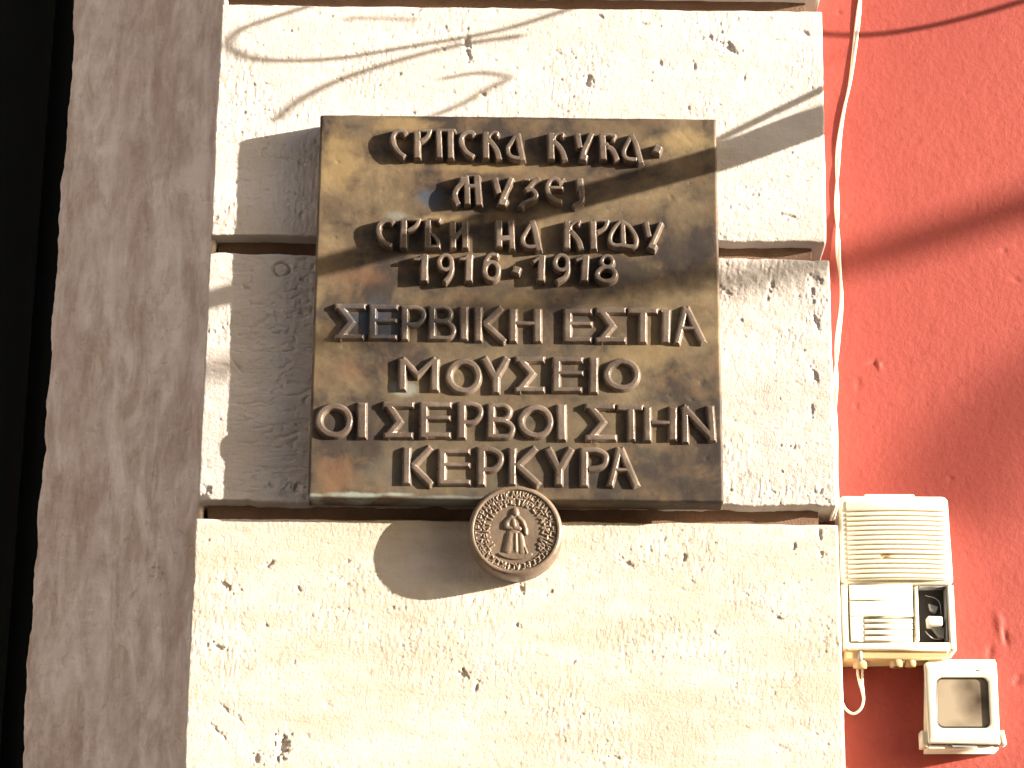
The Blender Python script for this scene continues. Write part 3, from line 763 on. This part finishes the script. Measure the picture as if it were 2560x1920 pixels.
def medh(Rr, A, x, y):
    H = np.full(Rr.shape, -9.0)
    H = np.where(Rr > 102, -5 + 5 * sst(102.5, 106, Rr), H)
    H = np.where(Rr > 108, -4.5 * sst(109, 117, Rr) ** 1.4, H)
    H = np.maximum(H, -9 + 2.2 * np.exp(-((Rr - 83.5) / 1.1) ** 2) * (y < 60))
    rr = random.Random(4)
    for (r0, r1, n, lim) in ((86.5, 100.5, 44, None), (66, 81, 30, 58)):
        for k in range(n):
            th = (k + .5) / n * 2 * math.pi + rr.uniform(-.01, .01)
            rc = (r0 + r1) / 2; cx, cy = rc * math.sin(th), -rc * math.cos(th)
            g = GL[rr.randrange(8)]
            if lim and cy > lim - 4: continue
            lx = x - cx; ly = y - cy
            m = (np.abs(lx) < 13) & (np.abs(ly) < 13)
            if not m.any(): continue
            tx = (lx[m] * math.cos(th) + ly[m] * math.sin(th)) / (2 * math.pi * rc / n * .82)
            ty = (-lx[m] * math.sin(th) + ly[m] * math.cos(th)) / (r1 - r0)
            d = np.full(tx.shape, 9.0)
            for a_, b_ in g: d = np.minimum(d, segd(tx * .78, ty, (a_[0] * .78, a_[1]), b_))
            hh = -9 + 4.6 * (1 - sst(.07, .19, d))
            Hm = H[m]; H[m] = np.maximum(Hm, hh)
    # figure
    def blob(pts, r0, r1, h):
        nonlocal H
        n = len(pts) - 1
        for i in range(n):
            a_, b_ = pts[i], pts[i + 1]
            ex, ey = b_[0] - a_[0], b_[1] - a_[1]
            t = np.clip(((x - a_[0]) * ex + (y - a_[1]) * ey) / (ex * ex + ey * ey + 1e-9), 0, 1)
            rad = r0 + (r1 - r0) * (i + t) / n
            d = np.hypot(x - a_[0] - ex * t, y - a_[1] - ey * t) / rad
            H = np.maximum(H, -9 + h * np.sqrt(np.clip(1 - d * d, 0, 1)))
    blob([(-2, -30), (-4, 0), (0, 30), (0, 50)], 15, 18, 7.5)
    blob([(-12, 10), (-18, 52)], 9, 13, 8.5)
    blob([(12, 12), (17, 54)], 8, 11, 9.0)
    blob([(1, 10), (2, 54)], 5, 6, 9.8)
    blob([(-10, -32), (-22, -20), (-22, -8), (-8, -4)], 8.5, 6, 9.5)
    blob([(8, -32), (18, -22), (25, -4), (26, 8)], 6.5, 5, 11)
    blob([(-6, -26), (-2, -6), (10, -4)], 8, 7, 11)
    blob([(0, -46), (0.5, -42)], 9, 8, 11)
    blob([(-1, -52), (-1, -50)], 8, 8, 9.5)
    blob([(24, 46), (29, 58)], 4, 3, 9)
    H = H - 1.2 * np.exp(-((x + 3 + y * .05) / 1.6) ** 2) * ((y > 8) & (y < 52)) - 1.0 * np.exp(-((x - 8 - y * .03) / 1.4) ** 2) * ((y > 8) & (y < 52))
    base = sst(57, 60, y) * (1 - sst(74, 77, Rr)) * (np.abs(x) < 42)
    H = np.maximum(H, -9 + 5.5 * base)
    H = np.where(Rr < 103, -5 + (H + 9) * .6, H)
    H += .5 * (fbm(x / 9 + 50, y / 9 + 50, 12, 3) - .5)
    return H
rs = np.concatenate([np.arange(0.5, 116, 1.0), [116.0]]); th = np.linspace(0, 2 * math.pi, 420, endpoint=False)
RR, TT = np.meshgrid(rs, th, indexing='ij')
lx, ly = RR * np.sin(TT), -RR * np.cos(TT)
HH = medh(RR, TT, lx, ly)
sc_ = RAD / 116
Vm = np.stack([mc[0] + lx * sc_, -(DM + HH) * U, mc[2] - ly * sc_], -1)
side = []
for rr_, dd in ((117.5, DM - 9), (118.5, DM - 20), (118, 20), (114, 6), (114, 3)):
    s_ = np.stack([mc[0] + rr_ * sc_ * np.sin(th), np.full(th.shape, -dd * U), mc[2] + rr_ * sc_ * np.cos(th)], -1)
    side.append(s_[None])
nf = Vm.shape[0]
mesh('relief_face', Vm, gridfaces(nf, 420, True), M_MED, med)
Vs = np.concatenate([Vm[-1:]] + side, 0)
mesh('rim', Vs, gridfaces(Vs.shape[0], 420, True), M_MED, med)

# ------------------------------------------------------------------ door intercom
ic = empty('intercom', tuple(at(2250, 1650, DW)), 'cream plastic intercom with louvred speaker grille and a broken button recess on the red wall', 'intercom')
DI = -55.0
def Zi(x, y): return (2060 + x / 6.144, 1220 + y / 6.144)
def Zj(x, y): return (2060 + x / 6.144, 1440 + y / 6.144)
# rim of the case around a recessed front (frame quads), so that the button recess is a real hollow
qbox('body', [(2098, 1239), (2369, 1241), (2384, 1462), (2103, 1459)], DW + 2, DI - 2, M_PL, ic, 5, 4, rc=14)
qbox('top_lug', [(2161, 1234.5), (2285, 1235), (2290, 1246), (2158, 1246)], DW + 2, DI - 6, M_PL, ic, 3, 3, rc=4)
qbox('case_side', [(2103, 1461), (2119, 1461), (2125, 1622), (2110, 1620)], DW + 2, DI - 2, M_PL, ic, 3, 3)
qbox('case_side', [(2368, 1463), (2384, 1463), (2392, 1625), (2376, 1625)], DW + 2, DI - 2, M_PL, ic, 3, 3)
qbox('case_bottom', [(2121, 1606), (2377, 1606), (2378, 1625), (2122, 1623)], DW + 2, DI - 2.4, M_PL, ic, 3, 3)
qbox('case_back', [(2117, 1458), (2372, 1460), (2380, 1612), (2120, 1610)], DW + 2, DI - 42, M_DK, ic, 1, 1)
# convex louvre grille
def bul(x):
    t = (x - 2240) / 126.0
    return 13 * np.clip(1 - t * t, 0, 1)
def slat(y0, y1, x0, x1, d, nm='slat', notch=None, mat=M_PL, lift=0):
    xs = np.linspace(x0, x1, 40)
    rows = []
    for (yy, dd) in ((y0, -9.0), (y0, -1.6), (y0 + 1.2, 0.0), (y1 - 2.0, 1.3), (y1 - .6, .6), (y1, -1.5), (y1, -9.0)):
        xx = xs + (yy - 1260) * .035
        dep = d + bul(xs) + dd + lift
        ysn = np.full(xs.shape, yy)
        if notch is not None:
            k = np.exp(-((xs - notch) / 12) ** 2)
            if yy < (y0 + y1) / 2: ysn = ysn + k * (y1 - y0) * .75
            dep = dep - k * 4
        W = at(xx, ysn, d + 8); W[:, 1] = -dep * U
        rows.append(W)
    V = np.array(rows)
    # close ends
    return mesh(nm, V, gridfaces(V.shape[0], V.shape[1])[:, ::-1], mat, ic)
slat(1250, 1276.5, 2116, 2360, DI, 'grille_top')
ns = 14
for i in range(ns):
    y0 = 1279.6 + i * 11.95
    if i == 9:
        slat(y0, y0 + 9.2, 2116, 2196, DI); slat(y0 + 1, y0 + 9.2, 2192, 2360, DI, notch=2203, lift=-.8)
    else: slat(y0, y0 + 9.2, 2116, 2360, DI)
slat(1446.6, 1449.5, 2116, 2360, DI - 1, 'grille_lip')
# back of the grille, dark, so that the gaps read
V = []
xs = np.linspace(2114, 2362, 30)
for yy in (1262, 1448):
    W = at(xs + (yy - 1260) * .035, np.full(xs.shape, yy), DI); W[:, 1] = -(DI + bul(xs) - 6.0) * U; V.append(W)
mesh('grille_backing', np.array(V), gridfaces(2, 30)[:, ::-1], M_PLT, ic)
# lower call panel
qbox('name_panel', [Zj(385, 130), Zj(1355, 130), Zj(1362, 372), Zj(395, 374)], DI - 42, DI - .5, M_PL, ic, 2, 2)
qbox('call_button', [Zj(395, 382), Zj(1362, 380), Zj(1372, 615), Zj(402, 620)], DI - 42, DI + .5, M_PL, ic, 2, 2)
yy = 628
qbox('button_left_part', [Zj(402, 622), Zj(600, 620), Zj(612, 1000), Zj(418, 1002)], DI - 42, DI + .5, M_PL, ic, 1.5, 2)
for k, (ya, yb2) in enumerate(((655, 712), (730, 804), (824, 900), (918, 998))):
    qbox('button_rib', [Zj(614, ya), Zj(1358, ya), Zj(1366, yb2), Zj(618, yb2)], DI - 42, DI + 2, M_PL, ic, 3, 3)
qbox('panel_divider', [Zj(1390, 160), Zj(1440, 160), Zj(1470, 985), Zj(1412, 985)], DI - 42, DI - 2, M_PLW, ic, 2, 2)
# broken recess: tilted push piece, loose dark fittings
qbox('push_piece', [Zj(1590, 610), Zj(1822, 618), Zj(1826, 760), Zj(1605, 765)], DI - 40, DI - 6, M_PLW, ic, 3, 3, rc=4)
qbox('bracket', [Zj(1640, 760), Zj(1860, 780), Zj(1850, 950), Zj(1780, 940)], DI - 40, DI - 22, M_STEEL, ic, 2, 2)
qbox('bracket', [Zj(1610, 420), Zj(1760, 470), Zj(1720, 560), Zj(1640, 520)], DI - 40, DI - 24, M_STEEL, ic, 2, 2)
qbox('recess_edge', [Zj(1470, 140), Zj(1880, 140), Zj(1880, 165), Zj(1470, 170)], DI - 42, DI - 8, M_STEEL, ic, 1, 1)
qbox('recess_edge', [Zj(1868, 170), Zj(1888, 170), Zj(1915, 990), Zj(1890, 990)], DI - 42, DI - 8, M_STEEL, ic, 1, 1)
tube('loose_wire', spline([at(*Zj(1560, 300), DI - 25), at(*Zj(1700, 340), DI - 14), at(*Zj(1780, 420), DI - 18), at(*Zj(1800, 600), DI - 25)]), .9 * U, M_STEEL, ic, 8)
tube('loose_wire', spline([at(*Zj(1560, 850), DI - 30), at(*Zj(1600, 900), DI - 14), at(*Zj(1680, 960), DI - 18), at(*Zj(1800, 980), DI - 28)]), 1.2 * U, M_STEEL, ic, 8)
# underside: back housing, gland, screw bosses
qbox('back_housing', [(2112, 1606), (2366, 1606), (2372, 1646), (2112, 1650)], DW + 2, DI - 14, M_PLT, ic, 4, 3)
def cyl(name, px, py0, py1, r, d, mat, n=14):
    a_, b_ = at(px, py0, d), at(px, py1, d)
    return tube(name, [a_, a_ * .5 + b_ * .5, b_], r * U, mat, ic, n)
cyl('cable_gland', 2150, 1640, 1670, 17, DI - 34, M_PLT)
cyl('screw', 2150, 1628, 1652, 6, DI - 14, M_STEEL)
cyl('screw_boss', 2241, 1640, 1668, 16, DI - 32, M_PLT)
cyl('boss_hole', 2241, 1644, 1668.8, 7, DI - 28, M_DK)
cyl('screw_boss', 2276, 1640, 1667, 14, DI - 32, M_PLT)

# ------------------------------------------------------------------ small unit with a window, lower right
sb = empty('entry_camera_unit', tuple(at(2405, 1878, DW)), 'small square cream unit with a rounded brown window, below right of the intercom', 'camera unit')
def Zk(x, y): return (2280 + x / 5.925, 1630 + y / 5.925)
DB = -72.0
qbox('mounting_box', [Zk(235, 100), Zk(1235, 110), Zk(1285, 1440), Zk(230, 1445)], DW + 2, DB - 14, M_PL, sb, 3, 3)
# front frame as four bars round the window
fr = [Zk(185, 150), Zk(1255, 135), Zk(1312, 1370), Zk(248, 1345)]
w0, w1, w2, w3 = Zk(348, 375), Zk(1128, 378), Zk(1166, 1125), Zk(370, 1125)
def frame(name, outer, inner, d0, d1, mat, parent, rc, n=8, bev=4):
    def ringpts(q, rc):
        q = [np.array(p, float) for p in q]; out = []
        for i in range(4):
            p, pv, nx_ = q[i], q[i - 1], q[(i + 1) % 4]
            a_ = (pv - p) / np.linalg.norm(pv - p); b_ = (nx_ - p) / np.linalg.norm(nx_ - p)
            for k in range(n + 1):
                t = k / n * math.pi / 2
                out.append(p + a_ * rc * (1 - math.sin(t)) + b_ * rc * (1 - math.cos(t)))
        return np.array(out)
    O, I = ringpts(outer, 6), ringpts(inner, rc)
    rows = []
    for (f, dep) in ((0, d0), (0, d1 - bev), (.03, d1 - bev * .3), (.09, d1), (.93, d1), (.98, d1 - .8), (1, d1 - 3), (1, d1 - 14)):
        P = O * (1 - f) + I * f
        W = at(P[:, 0], P[:, 1], d1); W[:, 1] = -dep * U; rows.append(W)
    V = np.array(rows)
    return mesh(name, V, gridfaces(V.shape[0], V.shape[1], True)[:, ::-1], mat, parent)
frame('front_frame', fr, [w0, w1, w2, w3], DB - 14, DB, M_PL, sb, 17)
frame('window_gasket', [w0, w1, w2, w3], [Zk(366, 395), Zk(1112, 395), Zk(1148, 1105), Zk(388, 1105)], DB - 12, DB - 4, M_DK, sb, 15, bev=1)
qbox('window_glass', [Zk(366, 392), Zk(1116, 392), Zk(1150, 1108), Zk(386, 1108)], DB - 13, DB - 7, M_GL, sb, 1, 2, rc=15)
qbox('side_ear', [Zk(140, 1160), Zk(232, 1165), Zk(240, 1400), Zk(150, 1390)], DB - 60, DB - 12, M_PL, sb, 3, 2)
qbox('side_ear', [Zk(1322, 1155), Zk(1365, 1155), Zk(1408, 1360), Zk(1345, 1385)], DB - 40, DB - 6, M_PLW, sb, 3, 2)
qbox('latch', [Zk(590, 1378), Zk(960, 1380), Zk(972, 1412), Zk(600, 1412)], DB - 20, DB - 8, M_STEEL, sb, 1, 1)
qbox('bottom_strip', [Zk(280, 1352), Zk(1290, 1372), Zk(1292, 1395), Zk(285, 1378)], DB - 20, DB - 12, M_DK, sb, 1, 1)
qbox('status_mark', [Zk(948, 262), Zk(1002, 264), Zk(1000, 278), Zk(950, 276)], DB - 1, DB + .8, M_DK, sb, .3, 1)

# ------------------------------------------------------------------ cable down the wall, looped lead under the intercom
cb = empty('bell_cable', tuple(at(2150, -40, DW + 8)), 'twisted pair of cream wires running down the red wall beside the pilaster', 'cable')
cpts = [(2153, -60, -148.5), (2150, 0, -148.5), (2140, 90, -148.5), (2126, 199, -148.5), (2112, 265, -148.5), (2103, 315, -148.5), (2096, 372, -148.5), (2093, 440, -148.5), (2092, 513, -148.5),
        (2094, 580, -141), (2096, 640, -140), (2101, 690, -136), (2104, 745, -130), (2101, 790, -110), (2095, 840, -75), (2091, 900, -40), (2089, 960, -30), (2088, 1040, -24), (2089, 1120, -20),
        (2092, 1200, -20), (2092, 1255, -24), (2086, 1280, -40), (2080, 1300, -70)]
cs = spline(cpts, 14)
for ph in (0, math.pi):
    t = np.arange(len(cs)) / len(cs)
    tw = 2 * math.pi * t * 4.2 + ph + 1.1 * np.sin(t * 17)
    Wp = at(cs[:, 0] + 3.4 * np.cos(tw), cs[:, 1], cs[:, 2] + 2.2 * np.sin(tw))
    tube('wire', Wp, 3.4 * U, M_CAB, cb, 8)
lp = empty('looped_lead', tuple(at(2150, 1660, DW)), 'short white looped lead hanging under the intercom and tucked behind the pilaster', 'cable')
for k, dx in enumerate((-6, 6)):
    pts = [(2150 + dx * .6, 1650, -118), (2150 + dx, 1680, -118), (2152 + dx * .6, 1705, -120), (2156 + dx * .25, 1725, -122), (2159, 1750, -124 + 4 * k), (2152, 1772, -126 + 4 * k), (2134, 1784, -130 + 4 * k), (2114, 1772, -134 + 4 * k), (2100, 1740, -138 + 4 * k), (2090, 1700, -148.5)]
    q = spline(pts, 10)
    tube('wire', at(q[:, 0], q[:, 1], q[:, 2]), (3.6 if k == 0 else 3.2) * U, M_CAB, lp, 8)

# ------------------------------------------------------------------ unseen shadow casters outside the frame, placed so their shadows cross the wall
SN = np.array(SUN)
def towards_sun(pts, D, n=14):
    """pts = (px, py, depth) where the shadow lands; D = metres towards the sun, one value per point"""
    q = spline([(p[0], p[1], p[2], dd) for p, dd in zip(pts, D)], n)
    q[:, 3] = np.interp(np.arange(len(q)), np.arange(len(pts)) * n, D)
    return at(q[:, 0], q[:, 1], q[:, 2]) + SN * q[:, 3:4], q
pole_pts = [(2330, 205, 0), (2057, 299, 0), (1795, 396, 0), (1580, 462, 0), (1100, 596, 0), (588, 732, 0), (515, 752, 0), (470, 762, 0)]  # unseen pole, bent and placed to cast the diagonal band
W1, q1 = towards_sun(pole_pts, [4.2, .45, .60, .73, 1.06, 1.42, 1.47, 1.52])
t = np.linspace(0, 1, len(W1))
pole = tube('shadow_pole', W1, (39 - 17 * t) * U, M_POLE, None, 16)
tag(pole, 'unseen tapered dark pole placed at right so its shadow crosses the plaque', 'pole')
W2, q2 = towards_sun([(2500, 0, 0), (2200, 148, 0), (2057, 222, 0), (1900, 298, 0), (1760, 366, 0), (1640, 420, 0)], [4, .45, .50, .57, .66, .74])  # unseen rod, added to cast the narrow band above the pole's
tag(tube('shadow_rod', W2, 7.5 * U, M_POLE, None, 8), 'unseen thin rod placed at right to cast the narrow shadow above that of the pole', 'shadow rod')
def loosecable(pts, D, r, label):
    Wq, _ = towards_sun(pts, [D] * len(pts) if not isinstance(D, list) else D)
    return tag(tube('shadow_cable', Wq, r * U, M_POLE, None, 8), label, 'cable', 'slack overhead cables beyond the right edge')
loosecable([(1600, -40, 0), (1400, 30, 0), (1240, 78, 0), (1050, 112, 0), (850, 145, 0), (720, 152, 0), (630, 145, 0), (570, 115, 0), (600, 75, 0), (680, 45, 0), (800, 5, 0), (900, -40, 0)], .95, 6,
           'unseen slack cable placed outside the frame, its shadow making the long loop on the top block')
loosecable([(1300, 90, 0), (1150, 112, 0), (1000, 150, 0), (860, 196, 0), (765, 240, 0), (715, 275, 0), (690, 300, 0)], 1.0, 6.5, 'unseen cable placed outside the frame ending in a frayed tip, shadow left above the plaque')
loosecable([(1080, 290, 0), (1150, 262, 0), (1220, 222, 0), (1270, 195, 0), (1200, 182, 0), (1110, 196, 0)], .95, 5, 'unseen short hooked cable placed outside the frame, its shadow just above the plaque')
loosecable([(1040, 50, 0), (940, 45, 0), (860, 46, 0)], 1.0, 3.5, 'unseen thin cable end placed outside the frame, faintest shadow on the top block')
Wr, _ = towards_sun([(1900, 60, DW), (2050, 84, DW), (2180, 86, DW), (2300, 70, DW), (2430, 40, DW), (2560, 2, DW), (2700, -40, DW)], [.8] * 7)
tag(tube('shadow_cable', Wr, 8 * U, M_POLE, None, 8), 'unseen sagging cable placed outside the frame, its shadow curving across the top of the red wall', 'cable', 'slack overhead cables beyond the right edge')
W3, _ = towards_sun([(3500, 225, 0), (3000, 388, 0), (2572, 522, 0), (2000, 668, 0), (1460, 765, 0), (850, 868, 0), (515, 928, 0), (300, 965, 0)], [6.8, 6.7, 6.6, 6.5, 6.3, 6.0, 5.6, 5.6])  # unseen bar, added to cast the wide blurred band
t = np.linspace(0, 1, len(W3))
tag(tube('shadow_bar', W3, (52 - 30 * np.sqrt(t)) * U, M_POLE, None, 16), 'unseen thick bar added outside the frame to cast the blurred shadow across the red wall', 'shadow bar')
W4, _ = towards_sun([(3300, 500, DW), (2900, 760, DW), (2600, 960, DW), (2430, 1130, DW), (2330, 1330, DW)], [11, 11, 11, 11, 11])  # unseen bar, added only to dim the lower red wall
tag(tube('shadow_bar', W4, 36 * U, M_POLE, None, 16), 'unseen farther bar added outside the frame to softly dim the lower red wall', 'shadow bar')
